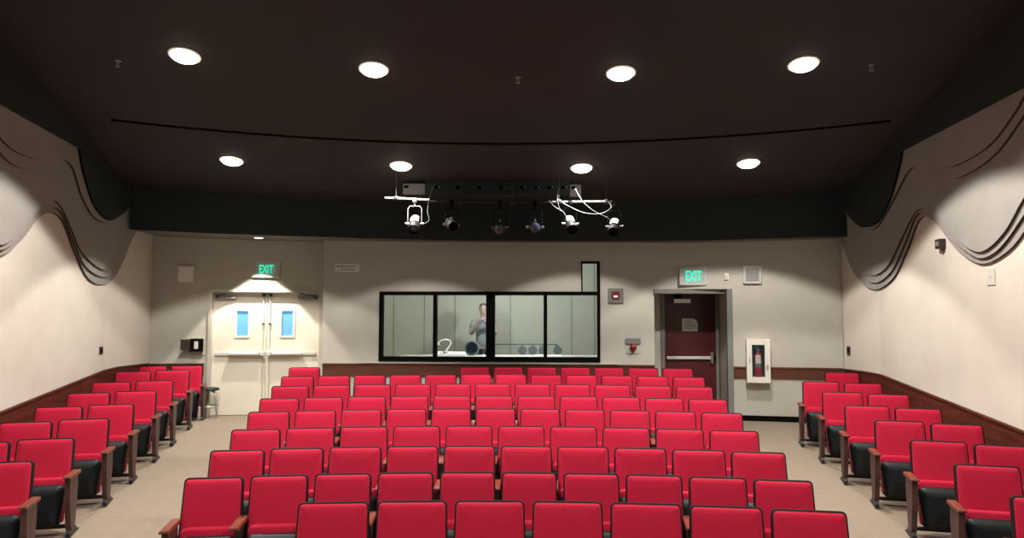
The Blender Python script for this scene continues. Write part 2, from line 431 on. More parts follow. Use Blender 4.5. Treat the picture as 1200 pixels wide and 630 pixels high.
RW = {
 'a': [(984,277),(992,300),(1003,323),(1023,339),(1046,326),(1063,291),(1074,262),(1083,254),(1097,262),(1120,291),(1148.6,308.6),(1177,297),(1200,271)],
 'b': [(984,266),(992,288),(1004,315),(1023,331),(1043,319),(1060,284),(1072,254),(1083,249),(1097,256),(1120,284),(1143,301),(1160,299),(1177,284),(1200,251)],
 'c': [(984,256),(990,272),(1005.7,309),(1023,322),(1040,311),(1057,277),(1071,250),(1083,244),(1097,250),(1120,277),(1137,292),(1154,293),(1177,271),(1200,231)],
 'd': [(984,240),(995,256),(1008,267),(1018,269),(1028.6,264),(1046,234),(1063,202),(1076,196),(1108.6,208.6),(1131,204.6),(1166,180),(1200,134)],
 'e': [(984,236),(988.6,246),(1003,262),(1014,266),(1028.6,259),(1043,231),(1054,191),(1058,177),(1074,188.6),(1103,196),(1125.7,191),(1160,168.6),(1188.6,131),(1200,111)],
}
n_t = 10
for sg, Xf, yc in ((1, XL, 10.3), (-1, XR, 10.5)):
    b = MB(); loops = []
    for y in (-2.9, 3, 6, 8, yc):
        x = Xf(y); loops.append([(x+sg*.15,y,3.9),(x+sg*.19,y,3.9),(x+sg*.19,y,ceil_z(y)+.15),(x+sg*.15,y,ceil_z(y)+.15)])
    b.rings(loops, smooth=False); struct(b.build('trim_%d' % (50+(sg > 0)), M['black']))
for side, W in ((-1, LW), (1, RW)):
    for k, key in enumerate('abcde'):
        pts = wave_pts(side, W[key], (k+1)*.03)
        y0 = pts[0][0]
        lo, hi = {'a':(2.35,3.02),'b':(2.42,3.10),'c':(2.5,3.18),'d':(3.3,3.9),'e':(3.45,4.1)}[key]
        pts = ext(lo, hi, y0-.45) + pts
        mm = M['wave'] if key in 'de' else M['wave']
        if key == 'e':
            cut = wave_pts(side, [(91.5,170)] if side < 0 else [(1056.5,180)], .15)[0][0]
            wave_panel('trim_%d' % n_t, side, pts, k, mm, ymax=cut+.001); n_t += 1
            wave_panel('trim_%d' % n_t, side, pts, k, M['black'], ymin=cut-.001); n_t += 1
        else:
            wave_panel('trim_%d' % n_t, side, pts, k, mm); n_t += 1

# ------------------------------------------------------------------ left double doors
ang = math.atan2(pA1[1]-pA0[1], pA1[0]-pA0[0])
def A_loc(u, t=0): p = lerp2(pA0, pA1, u); return (p[0]-math.sin(ang)*t, p[1]+math.cos(ang)*t, 0)
door = bpy.data.objects.new('door_1', None); COL.objects.link(door); door.location = A_loc(du0); door.rotation_euler = (0,0,ang); struct(door)
W = du1-du0; fw = .055
b = MB()
b.box(0, fw, -.025, TH, 0, ZD); b.box(W-fw, W, -.025, TH, 0, ZD); b.box(fw, W-fw, -.025, TH, ZD-fw, ZD)
b.build('door_frame', M['frame_white'], door)
dw = (W-2*fw-.012)/2; REC = .085
def dpix(px, py):
    p = on_line(px, py, A_loc(du0, REC)[:2], A_loc(du1, REC)[:2]); d = Vector((p.x,p.y))-Vector(A_loc(du0, REC)[:2])
    return d.x*math.cos(ang)+d.y*math.sin(ang), p.z
for i in (0, 1):
    x0 = fw+.002 + i*(dw+.008); x1 = x0+dw
    gx0, gz1 = dpix((278, 330.5)[i], 364); gx1, gz0 = dpix((290.5, 343)[i], 393)
    b = MB()
    # leaf with a hole for the vision panel
    zt = ZD-fw-.005
    for (a,c,d,e) in ((x0,gx0,0.01,zt),(gx1,x1,0.01,zt),(gx0,gx1,.01,gz0),(gx0,gx1,gz1,zt)): b.box(a,c,REC,REC+.045,d,e)
    leaf = b.build('door_leaf', M['door_white'], door)
    b = MB(); q = .035
    b.box(gx0-q,gx0,REC-.012,REC+.01,gz0-q,gz1+q); b.box(gx1,gx1+q,REC-.012,REC+.01,gz0-q,gz1+q); b.box(gx0,gx1,REC-.012,REC+.01,gz1,gz1+q); b.box(gx0,gx1,REC-.014,REC+.01,gz0-q,gz0)
    b.build('glazing_frame', M['white'], leaf)
    b = MB(); b.box(gx0,gx1,REC+.018,REC+.026,gz0,gz1); b.build('vision_glass', M['skyglass'], leaf)
    # panic bar: long touch bar with end housings and mounting pads
    zb = dpix(310, 414)[1]
    b = MB()
    b.box(x0+.05,x1-.05,REC-.035,REC-.001,zb-.03,zb+.03,.006)
    hx = (x0+.05, x0+.17) if i == 0 else (x1-.17, x1-.05)
    b.box(x0+.28 if i == 0 else x0+.1, x1-.1 if i == 0 else x1-.28, REC-.115,REC-.035,zb-.022,zb+.024,.008)
    cx_ = x1-.09 if i == 0 else x0+.01
    b.box(cx_, cx_+.08, REC-.12, REC-.034, zb-.035, zb+.045,.008)
    b.build('panic_bar', M['steel_d'], leaf)
    # vertical rod
    rx = x1-.05 if i == 0 else x0+.05
    b = MB(); b.tube([(rx,REC-.022,.12),(rx,REC-.022,zb-.034)], .009); b.tube([(rx,REC-.022,zb+.034),(rx,REC-.022,zt-.06)], .009)
    b.build('vertical_rod', M['plate'], leaf)
    b = MB(); b.box(rx-.03,rx+.03,REC-.045,REC-.001,zt-.07,zt-.015,.006); b.box(rx-.022,rx+.022,REC-.035,REC-.001,zb+.5,zb+.53,.004)
    b.build('rod_guide', M['brown_metal'], leaf)
    # closer
    ccx = dpix((265, 361)[i], 346)[0]
    b = MB(); b.box(ccx-.17,ccx+.17,REC-.06,REC-.001,zt-.115,zt-.05,.008)
    b.build('door_closer', M['frame_grey'], leaf)
    b = MB(); s = -1 if i == 0 else 1
    b.box(min(ccx+s*.12,ccx+s*.15),max(ccx+s*.12,ccx+s*.15),REC-.085,REC-.061,zt-.10,zt-.055); b.tube([(ccx+s*.135,REC-.09,zt-.05),(ccx-s*.02,REC-.125,zt-.035),(ccx-s*.14,REC-.105,zt-.012)],.009)
    b.build('closer_arm', M['brown_metal'], leaf)
b = MB(); b.box(fw+dw-.004+.002, fw+dw+.012, REC-.014, REC-.0005, .01, ZD-fw-.006); b.build('astragal', M['frame_white'], door)

# ------------------------------------------------------------------ right maroon door
door = bpy.data.objects.new('door_2', None); COL.objects.link(door); door.location = (dL, NY, 0); struct(door)
W = dR-dL
b = MB(); b.box(-.06,0,-.03,TH,0,ZR+.06); b.box(W,W+.06,-.03,TH,0,ZR+.06); b.box(0,W,-.03,TH,ZR,ZR+.06)
b.build('door_frame', M['frame_grey'], door)
b = MB(); b.box(.003,W-.003,.02,.065,.01,ZR-.003); leaf = b.build('door_leaf', M['door_red'], door)
zb = at(808, 419, NY).z
b = MB(); b.box(.03,W-.08,-.03,.019,zb-.027,zb+.027,.008); b.build('panic_bar', M['steel_d'], leaf)
b = MB(); b.box(W-.1,W-.05,-.045,.019,zb-.1,zb+.1,.008); b.build('bar_latch', M['steel'], leaf)
b = MB(); b.box(W-.045,W-.005,-.02,.019,zb-.045,zb+.045,.006); b.build('door_handle', M['slot'], leaf)
cl0, cl1 = at(789, 350, NY), at(809, 355, NY)
b = MB(); b.box(cl0.x-dL,cl1.x-dL,-.04,.019,cl1.z,cl0.z,.006); b.build('door_closer', M['steel'], leaf)
b = MB(); b.box(cl0.x-dL+.02,cl0.x-dL+.14,-.10,-.005,cl0.z+.01,ZR-.004,.01); b.build('closer_arm', M['slot'], leaf)
s0, s1 = at(799.5, 373, NY), at(818, 388, NY)
b = MB(); pw, ph = s1.x-s0.x, s0.z-s1.z
poly = [(0,0),(pw,0)] + [(pw-.09+.09*math.cos(a), ph-.11+.11*math.sin(a)) for a in [i*PI/2/8 for i in range(9)]] + [(0,ph)]
b.prism([(s0.x+u, s1.z+v) for u,v in poly], NY+.012, NY+.0195, 'y')
tag(b.build('paper_notice', M['paper']), 'pale paper notice with one rounded corner taped to maroon door', 'notice')
no = bpy.data.objects['paper_notice']
for i, (a, c) in enumerate(((.18,.6),(.12,.75),(.12,.85),(.2,.7))):
    zz = s0.z-.05-i*.04
    b = MB(); b.box(s0.x+pw*a, s0.x+pw*c, NY+.0105, NY+.0119, zz-.006, zz+.006); b.build('print_line', M['ink'], no)

# ------------------------------------------------------------------ booth window
win = bpy.data.objects.new('window_1', None); COL.objects.link(win)
angB = math.atan2(pB1[1]-pB0[1], pB1[0]-pB0[0]); win.location = (pB0[0], pB0[1], 0); win.rotation_euler = (0,0,angB); struct(win)
def ub(px): return U(onB(px, 400), pB0, pB1)
b = MB(); t0, t1 = -.03, .1; f_ = .062
b.box(wu0,wu1,t0,t1,wz0,wz0+.08); b.box(wu0,eu0,t0,t1,wz1-f_,wz1)
b.box(wu0,wu0+f_,t0,t1,wz0+.08,wz1-f_); b.box(wu1-f_*.75,wu1,t0,t1,wz0+.08,ez1)
b.box(eu0,wu1-f_*.75,t0,t1,wz1-f_,wz1); b.box(eu0,eu0+.022,t0,t1,wz1,ez1); b.box(eu0+.022,wu1-f_*.75,t0,t1,ez1-.035,ez1)
b.build('window_frame', M['slot'], win)
muls = [(507.5,512),(569.6,580),(637,641.2)]
for a, c in muls:
    b = MB(); b.box(ub(a),ub(c),t0-.005,t1-.01,wz0+.08,wz1-f_); b.build('mullion', M['slot'], win)
edges = [wu0+f_]+[v for a,c in muls for v in (ub(a),ub(c))]+[wu1-f_*.75]
for i in range(0, 8, 2):
    b = MB(); b.box(edges[i],edges[i+1],.03,.036,wz0+.08,wz1-f_); b.build('window_pane', M['glass'], win)
b = MB(); b.box(eu0+.022,wu1-f_*.75,.03,.036,wz1,ez1-.035); b.build('window_pane', M['glass'], win)
b = MB(); b.box(wu0-.3,wu1+.3,-.05,-.001,RZ+.004,RZ+.02,.004); b.build('window_sill', M['frame_white'], win)

# booth room behind the glass
BX0, BX1, BY0, BY1, BZ = pB0[0]+.45, 2.1, 13.16, 15.3, .25
b = MB()
b.box(BX0,BX1,BY1,BY1+.1,0,3.3); struct(b.build('wall_booth_back', M['booth_wall']))
b = MB(); b.box(BX0-.1,BX0,BY0,BY1+.1,0,3.3); struct(b.build('wall_booth_left', M['booth_wall']))
b = MB(); b.box(BX1,BX1+.1,BY0,BY1+.1,0,3.3); struct(b.build('wall_booth_right', M['booth_wall']))
b = MB(); b.box(BX0-.1,BX1+.1,BY0,BY1+.1,3.3,3.4); struct(b.build('ceiling_booth', M['booth_wall']))
b = MB(); b.box(BX0,BX1,BY0,BY1,0.001,BZ); struct(b.build('floor_booth', M['carpet']))
for i, px in enumerate((461, 497, 533, 598, 670, 697)):
    x = at(px, 400, BY1).x
    b = MB(); b.box(x-.007,x+.007,BY1-.006,BY1-.0005,BZ,3.3); struct(b.build('trim_%d' % (40+i), M['booth_seam']))

# things in the booth
zdesk = at(530, 417, 13.5).z
DZ = zdesk+.01
t = thing('desk', 'long pale control desk behind the booth window', 'desk', (-.1, 13.55, BZ))
b = MB(); b.box(-1.9,1.7,-.3,.3,DZ-BZ-.035,DZ-BZ,.006); b.build('desktop', M['desk'], t)
for x in (-1.8, 1.6):
    for y in (-.25, .25):
        b = MB(); b.box(x-.02,x+.02,y-.02,y+.02,0,DZ-BZ-.035); b.build('leg', M['frame_grey'], t)
p = at(528, 414, 13.4)
t = thing('sound_mixer', 'flat white mixing console on desk behind second booth pane', 'mixer', (p.x, 13.4, DZ))
b = MB(); b.prism([(-.15,0),(.15,0),(.15,.07),(-.15,.035)], -.27, .27, 'x'); b.build('console_body', M['bright'], t)
for i in range(8):
    b = MB(); b.box(-.24+i*.06,-.22+i*.06,-.06,.0,.048,.062); b.build('fader', M['ink'], t)
p = at(641, 416, 13.4)
t = thing('keyboard', 'white keyboard on desk at right of booth window', 'keyboard', (p.x, 13.4, DZ))
b = MB(); b.box(-.24,.24,-.08,.08,0,.02,.005); kb = b.build('keyboard_body', M['bright'], t)
b = MB()
for r in range(4):
    for c in range(14): b.box(-.225+c*.032,-.199+c*.032,-.065+r*.034,-.038+r*.034,.0205,.026)
b.build('keys', M['plate'], t)
# gooseneck lamp
pts = [at(x, y, 13.3) for x, y in ((521,417.5),(522,412),(526,406),(528.5,402),(527,398.5),(522,397.3),(516,399),(513.5,402))]
pts[0].z = DZ+.075
t = thing('gooseneck_lamp', 'bright white curved gooseneck lamp on desk behind glass', 'lamp', (pts[0].x, 13.3, DZ+.05))
loc = [(q.x-pts[0].x, 0, q.z-DZ-.05) for q in pts]
b = MB(); b.tube(loc, .011, 8); b.build('neck', M['bright'], t)
b = MB(); b.lathe([(.04,0),(.04,.018),(.012,.026)], 16); b.build('base', M['steel'], t)
b = MB(); b.lathe([(.012,.02),(.03,-.03)], 12, Matrix.Translation(loc[-1])); b.build('lamp_head', M['bright'], t)
# round drum-like monitor speaker
p = at(553, 411, 13.5)
t = thing('monitor_speaker', 'round grey monitor speaker on booth desk left of wide mullion', 'speaker', (p.x, 13.55, DZ))
b = MB(); b.lathe([(.09,-.09),(.13,-.07),(.135,.05),(.12,.09)], 20, Matrix.Translation((0,0,.135)) @ Matrix.Rotation(PI/2,4,'X')); b.build('speaker_body', M['booth_dark'], t)
b = MB(); b.lathe([(.1,.0),(.1,.006),(.02,.0)], 20, Matrix.Translation((0,-.096,.135)) @ Matrix.Rotation(PI/2,4,'X')); b.build('speaker_cone', M['slot'], t)
# rail with round lamps, solid stand-ins for stage lights reflected in the glass
pa, pb = at(552, 403, 14.6), at(653, 402.5, 14.6)
t = thing('reflected_rail', 'thin horizontal rail behind booth glass, modelled reflection of stage light bar', 'rail', (pa.x, 14.6, BZ))
zr = pa.z-BZ
b = MB(); b.tube([(0,0,zr),(pb.x-pa.x,0,zr)], .012); b.build('rail', M['booth_dark'], t)
for x in (.03, pb.x-pa.x-.03):
    b = MB(); b.tube([(x,0,0.0),(x,0,zr)], .012); b.build('upright', M['booth_dark'], t)
for i, px in enumerate((612, 624, 636, 653)):
    q = at(px, 410, 14.6)
    t2 = thing('reflected_lamp', '%s grey round lamp from the left, modelled reflection of stage lights' % ('first','second','third','fourth')[i], 'lamp', (q.x, 14.52, q.z), 0, 'round lamps modelled from reflections in the booth glass')
    b = MB(); b.lathe([(.05,-.09),(.075,-.05),(.08,.06),(.085,.07),(.06,.07)], 16, Matrix.Rotation(PI/2,4,'X')); b.build('lamp_body', M['booth_dark'], t2)
    b = MB(); b.box(-.012,.012,-.01,.075,.06,zr+BZ-q.z+.0); b.build('clamp', M['booth_dark'], t2)

# ------------------------------------------------------------------ person in the booth
def skin_mesh(name, verts, edges, radii, m, root=0, parent=None, sub=2):
    me = bpy.data.meshes.new(name); me.from_pydata(verts, edges, []); me.materials.append(m)
    o = bpy.data.objects.new(name, me); COL.objects.link(o)
    o.modifiers.new('Skin', 'SKIN'); 
    for i, v in enumerate(me.skin_vertices[0].data):
        r = radii[i]; v.radius = (r, r) if not isinstance(r, tuple) else r
        v.use_root = (i == root)
    s = o.modifiers.new('Sub', 'SUBSURF'); s.levels = sub; s.render_levels = sub
    if parent: o.parent = parent
    for pl in me.polygons: pl.use_smooth = True
    bpy.context.view_layer.update()
    dg = bpy.context.evaluated_depsgraph_get(); nm = bpy.data.meshes.new_from_object(o.evaluated_get(dg))
    o.modifiers.clear(); o.data = nm
    for pl in nm.polygons: pl.use_smooth = True
    return o
pp = at(566.5, 400, 14.35)
HT = at(566, 361, 14.35).z + .07 - BZ
P = thing('person', 'standing person in grey shirt holding up a camera behind booth glass', 'person', (pp.x, 14.35, BZ))
k = HT/1.75
def S(*a): return tuple(v*k for v in a)
V = [S(0,0,.95), S(0,0,1.12), S(0,.0,1.32), S(0,.0,1.44), S(0,-.01,1.53),                         # pelvis..neck 0-4
     S(-.18,0,1.40), S(-.25,-.10,1.17), S(-.09,-.27,1.36), S(-.05,-.30,1.44),                    # left arm 5-8
     S(.18,0,1.40), S(.25,-.10,1.17), S(.09,-.27,1.36), S(.05,-.30,1.44),                        # right arm 9-12
     S(-.1,0,.88), S(-.11,-.01,.5), S(-.12,.01,.08), S(-.13,-.13,.035),
     S(.1,0,.88), S(.11,-.01,.5), S(.12,.01,.08), S(.13,-.13,.035)]
E = [(0,1),(1,2),(2,3),(3,4),(3,5),(5,6),(6,7),(7,8),(3,9),(9,10),(10,11),(11,12),(0,13),(13,14),(14,15),(15,16),(0,17),(17,18),(18,19),(19,20)]
Rr = [(.12,.09),(.125,.09),(.165,.11),(.10,.08),.052,.062,.045,.034,.03,.062,.045,.034,.03,.088,.062,.045,.034,.088,.062,.045,.034]
Rr = [tuple(x*k for x in r) if isinstance(r, tuple) else r*k for r in Rr]
# five fingers on each hand
for s, h in ((-1, 8), (1, 12)):
    base = V[h]
    for j in range(4):
        a = (base[0]+s*(.012)*k, base[1]-.0*k, base[2]+(.025-j*.017)*k)
        c = (base[0]-s*.02*k, base[1]-.045*k, a[2]); d = (base[0]-s*(.045+.004*(1-abs(j-1.5)))*k, base[1]-.03*k, a[2]+.004)
        n0 = len(V); V += [a, c, d]; E += [(h, n0), (n0, n0+1), (n0+1, n0+2)]; Rr += [.012*k, .009*k, .008*k]
    n0 = len(V); V += [(base[0]-s*.01*k, base[1]+.015*k, base[2]-.045*k), (base[0]-s*.04*k, base[1]+.01*k, base[2]-.055*k)]; E += [(h,n0),(n0,n0+1)]; Rr += [.012*k,.009*k]
skin_mesh('body', V, E, Rr, M['skin'], 0, P, 2)
b = MB()
prof_ = [(0,-.13),(.045,-.125),(.062,-.09),(.078,-.03),(.083,.03),(.078,.08),(.055,.118),(.02,.13)]
n = 20; loops = []
for r_, z_ in prof_:
    loops.append([(max(r_,.004)*k*.95*math.cos(2*PI*i/n), max(r_,.004)*k*1.15*math.sin(2*PI*i/n)-.012*k*(1 if z_ < -.05 else 0), (1.63+z_)*k) for i in range(n)])
b.rings(loops)
b.tube([(0,-.09*k,1.65*k),(0,-.108*k,1.615*k),(0,-.09*k,1.605*k)], [.008*k,.015*k,.010*k])            # nose
for s in (-1,1): b.lathe([(.006*k,-.006*k),(.022*k,0),(.016*k,.008*k)], 10, Matrix.Translation((s*.08*k,.005*k,1.625*k)) @ Matrix.Rotation(PI/2,4,'Y') @ Matrix.Scale(1.4,4,(1,0,0)))
hd = b.build('head', M['skin'], P)
b = MB()
for s in (-1,1): b.lathe([(.004*k,-.004*k),(.011*k,0),(.004*k,.004*k)], 8, Matrix.Translation((s*.031*k,-.092*k,1.645*k)) @ Matrix.Rotation(PI/2,4,'X'))
b.build('eyes', M['hair'], hd)
b = MB(); b.box(-.024*k,.024*k,-.1*k,-.092*k,1.572*k,1.579*k); b.build('mouth', M['hair'], hd)
b = MB(); loops = []
for r_, z_ in [(.07,-.02),(.088,.02),(.088,.07),(.07,.115),(.035,.138),(.004,.143)]:
    loops.append([(r_*k*math.cos(2*PI*i/n), r_*k*1.15*math.sin(2*PI*i/n)+.018*k, (1.635+z_)*k) for i in range(n)])
b.rings(loops); b.build('hair', M['hair'], P)
V2 = [S(0,0,.86), S(0,0,1.13), S(0,0,1.32), S(0,0,1.43), S(-.18,0,1.40), S(-.225,-.06,1.26), S(.18,0,1.40), S(.225,-.06,1.26)]
skin_mesh('shirt', V2, [(0,1),(1,2),(2,3),(3,4),(4,5),(3,6),(6,7)], [(.17*k,.13*k),(.155*k,.12*k),(.18*k,.13*k),(.11*k,.09*k),.08*k,.066*k,.08*k,.066*k], M['shirt'], 0, P)
V3 = [S(0,0,1.0), S(-.1,0,.88), S(-.11,-.01,.5), S(-.12,.01,.1), S(.1,0,.88), S(.11,-.01,.5), S(.12,.01,.1)]
skin_mesh('trousers', V3, [(0,1),(1,2),(2,3),(0,4),(4,5),(5,6)], [(.165*k,.125*k),.105*k,.078*k,.066*k,.105*k,.078*k,.066*k], M['trousers'], 0, P)
for s in (-1,1):
    b = MB(); b.box((s*.125-.045)*k,(s*.125+.045)*k,-.2*k,.07*k,0,.09*k,.03); b.build('shoe', M['slot'], P)
cm = thing('handheld_camera', 'small dark camera held up by the person in the booth', 'camera', (pp.x, 14.35-.30*k, BZ+1.44*k))
b = MB(); b.box(-.045,.045,-.03,.03,-.03,.04,.008); b.build('camera_body', M['slot'], cm)
b = MB(); b.lathe([(.026,0),(.028,.03),(.022,.035)], 16, Matrix.Translation((0,-.03,0)) @ Matrix.Rotation(PI/2,4,'X')); b.build('camera_lens', M['lens'], cm)
b = MB(); b.box(-.012,.012,-.034,-.0305,.018,.034); b.build('flash', M['bright'], cm)

# ------------------------------------------------------------------ wall fittings
def wall_thing(name, label, cat, p, a, group=None):
    return thing(name, label, cat, p, a, group)
def text_mesh(name, s, size, m, parent, loc, ext_=.001):
    cu = bpy.data.curves.new(name, 'FONT'); cu.body = s; cu.size = size; cu.align_x = 'CENTER'; cu.align_y = 'CENTER'; cu.extrude = ext_; cu.offset = size*.012
    o = bpy.data.objects.new(name, cu); COL.objects.link(o)
    bpy.context.view_layer.update()
    me = bpy.data.meshes.new_from_object(o.evaluated_get(bpy.context.evaluated_depsgraph_get()))
    bpy.data.objects.remove(o); me.materials.clear(); me.materials.append(m)
    o = bpy.data.objects.new(name, me); COL.objects.link(o); o.parent = parent; o.location = loc; o.rotation_euler = (PI/2,0,0)
    return o
def sized(f, x0, y0, x1, y1):
    a, c = f(x0, (y0+y1)/2), f(x1, (y0+y1)/2); tp, bt = f((x0+x1)/2, y0), f((x0+x1)/2, y1)
    w = math.hypot(a.x-c.x, a.y-c.y); mid = f((x0+x1)/2, y1)
    return mid, w, tp.z-bt.z
def onA(px, py): return on_line(px, py, pA0, pA1)
angR = math.atan2(pR1[1]-pR0[1], pR1[0]-pR0[0])
def exit_sign(f, a, box, face, label, depth=.04):
    p, w, h = sized(f, *box); t = thing('exit_sign', label, 'exit sign', p, a, 'lit exit signs above the doors')
    q, fw_, fh = sized(f, *face)
    du = (face[0]+face[2]-box[0]-box[2])/2/(box[2]-box[0])*w; dz = f(box[0], face[3]).z - f(box[0], box[3]).z
    b = MB(); bw = .02
    x0, x1 = du-fw_/2, du+fw_/2
    b.box(-w/2,x0,-depth,0,0,h,.004); b.box(x1,w/2,-depth,0,0,h,.004); b.box(x0,x1,-depth,0,0,dz); b.box(x0,x1,-depth,0,dz+fh,h); b.box(x0,x1,-depth*.4,0,dz,dz+fh)
    b.build('housing', M['exit_box'], t)
    b = MB(); b.box(x0,x1,-depth*.9,-depth*.4-.0005,dz,dz+fh); b.build('sign_face', M['exit_face'], t)
    o = text_mesh('lettering', 'EXIT', fh*1.05, M['green'], t, (du, -depth*.9-.0025, dz+fh*.5))
    xs = [v.co.x for v in o.data.vertices]; o.scale = (fw_*.76/(max(xs)-min(xs)), 1, 1)
    return t
exit_sign(onA, ang, (296, 305.5, 328, 325), (301.5, 309.5, 322.5, 322), 'lit green exit sign in white housing above white double doors')
def onN(px, py): return on_line(px, py, pB1, (xN1, 12.62))
exit_sign(onN, 0, (795.5, 312, 828, 334), (800, 316, 824.5, 331.5), 'lit green exit sign in grey housing above maroon door')

def plate_thing(name, label, cat, f, a, box, m, m2, depth=.03, inner=.7, group=None, parts=('backplate','face')):
    p, w, h = sized(f, *box); t = thing(name, label, cat, p, a, group)
    b = MB(); b.box(-w/2,w/2,-depth,0,0,h,.006); b.build(parts[0], m, t)
    b = MB(); b.box(-w/2*inner,w/2*inner,-depth-.008,-depth-.0005,h*(1-inner)/2,h*(1+inner)/2,.003); b.build(parts[1], m2, t)
    return t, w, h
t, w, h = plate_thing('wall_speaker', 'square cream wall speaker left of white double doors', 'speaker', onA, ang, (208,311,228,331), M['plate'], M['white'], .04, .85, parts=('speaker_box','grille'))
t, w, h = plate_thing('wall_speaker', 'square grey wall speaker with framed grille above fire extinguisher cabinet', 'speaker', onR, angR, (870.5,311,892.5,332.5), M['exit_box'], M['grille'], .04, .68, parts=('speaker_box','grille'))
for i in range(6):
    b = MB(); z = h*.22+i*h*.11; b.box(-w*.3,w*.3,-.0535,-.0485,z,z+.006); b.build('grille_slat', M['exit_box'], t)
plate_thing('motion_sensor', 'tiny white sensor box between exit sign and wall speaker', 'sensor', onN, 0, (848.5,320,853.5,328), M['white'], M['plate'], .025, .5, parts=('sensor_box','sensor_window'))
t, w, h = plate_thing('fire_alarm', 'red and white fire alarm strobe right of tall narrow window', 'fire alarm', onB, angB, (712.5,337.5,730,355), M['frame_grey'], M['red_dark'], .03, .55, parts=('backplate','alarm_body'))
b = MB(); b.box(-w*.13,w*.13,-.05,-.0385,h*.38,h*.5,.004); b.build('strobe', M['bright'], t)
# sign above wall
p, w, h = sized(onB, 393, 309, 421, 318.5)
t = thing('capacity_sign', 'small white rectangular capacity sign on dark upper wall', 'sign', p, angB)
b = MB(); b.box(-w/2,w/2,-.012,0,0,h,.002); b.build('sign_plate', M['paper'], t)
o = text_mesh('sign_text', 'MAXIMUM CAPACITY', h*.36, M['ink'], t, (0,-.0135,h*.68)); xs = [v.co.x for v in o.data.vertices]; o.scale = (w*.88/(max(xs)-min(xs)),1,1)
o = text_mesh('sign_text', '145 PERSONS', h*.36, M['ink'], t, (0,-.0135,h*.27)); xs = [v.co.x for v in o.data.vertices]; o.scale = (w*.6/(max(xs)-min(xs)),1,1)
# red call point under a grey hood
p, w, h = sized(onB, 733.5, 396, 750.5, 414)
t = thing('alarm_bell', 'small red bell hanging under a grey plate left of maroon door', 'bell', p, angB)
b = MB(); b.box(-w/2,w/2,-.035,0,h*.62,h,.005); b.build('backplate', M['frame_grey'], t)
b = MB(); b.box(-w/2,w/2,-.012,0,0,h*.60,.002); b.build('wall_plate', M['wall'], t)
b = MB(); b.lathe([(.02,0),(.052,.012),(.06,.03),(.05,.06),(.02,.075)], 18, Matrix.Translation((0,-.013,h*.42)) @ Matrix.Rotation(PI/2,4,'X')); b.build('bell_dome', M['red_dark'], t)
b = MB(); b.tube([(0,-.05,h*.30),(0,-.05,h*.1)], [.03,.018], 10); b.build('bell_hanger', M['red_dark'], t)
# extinguisher cabinet
p, w, h = sized(onR, 874.5, 397, 902, 447.5)
t = thing('extinguisher_cabinet', 'white framed extinguisher cabinet on wall right of maroon door', 'cabinet', p, angR)
b = MB(); iw, z0_, z1_ = w*.27, h*.13, h*.87
b.box(-w/2,-iw,-.16,0,0,h,.004); b.box(iw,w/2,-.16,0,0,h,.004); b.box(-iw,iw,-.16,0,0,z0_); b.box(-iw,iw,-.16,0,z1_,h)
b.build('cabinet_frame', M['white'], t)
b = MB(); b.box(-iw,iw,-.012,-.001,z0_,z1_); b.build('back_panel', M['brown_metal'], t)
b = MB(); b.box(-iw,iw,-.155,-.151,z0_,z1_); b.build('glass_front', M['glass'], t)
b = MB(); b.box(-w*.40,-w*.36,-.17,-.1605,h*.45,h*.58,.003); b.build('latch', M['steel'], t)
o = text_mesh('side_lettering', 'FIRE', h*.07, M['red_dark'], t, (w*.38,-.1612,h*.35)); o.rotation_euler = (PI/2, -PI/2, 0)
ex = thing('fire_extinguisher', 'red fire extinguisher with white label inside wall cabinet', 'fire extinguisher', (p.x+math.sin(angR)*.078, p.y-math.cos(angR)*.078, p.z+z0_), angR)
er = min(.06, iw*.62); hh = (z1_-z0_)
b = MB(); b.lathe([(er*.9,0),(er,.01),(er,hh*.62),(er*.8,hh*.70),(er*.35,hh*.76),(er*.35,hh*.80)], 20); b.build('cylinder', M['red_paint'], ex)
b = MB(); b.box(-er*.75,er*.6,-er*1.06,-er*.9,hh*.42,hh*.68); b.build('label_tag', M['paper'], ex)
b = MB(); b.lathe([(er*1.02,hh*.28),(er*1.02,hh*.44)], 20); b.build('band', M['steel'], ex)
b = MB(); b.box(-er*.45,er*.45,-er*.4,er*.4,hh*.80,hh*.86,.004); b.box(-er*1.1,er*.4,-er*.25,er*.25,hh*.875,hh*.90,.003); b.box(-er*.9,er*.2,-er*.25,er*.25,hh*.92,hh*.95,.003); b.build('valve_handle', M['steel'], ex)
b = MB(); b.tube([(er*.4,0,hh*.83),(er*1.1,-.0,hh*.78),(er*1.3,0,hh*.6),(er*1.3,0,hh*.3)], .006); b.build('hose', M['slot'], ex)
# black control box beside the double doors
p, w, h = sized(onA, 224, 396.5, 238.5, 411.5)
t = thing('key_box', 'black wall box with white card and open flap beside double doors', 'box', p, ang)
b = MB(); b.box(-w/2-.07,w/2+.02,-.02,-.0,-.06,h+.02,.003); b.build('mounting_plate', M['frame_white'], t)
b = MB(); b.box(-w/2,w/2,-.11,-.0205,0,h,.006); b.build('box_body', M['slot'], t)
b = MB(); b.box(-w*.16,w*.16,-.114,-.1105,h*.22,h*.8); b.build('card', M['plate'], t)
b = MB(); b.box(-w/2-.15,-w/2-.0005,-.12,-.1,h*.12,h*.95,.004); b.build('flap', M['brown_metal'], t)
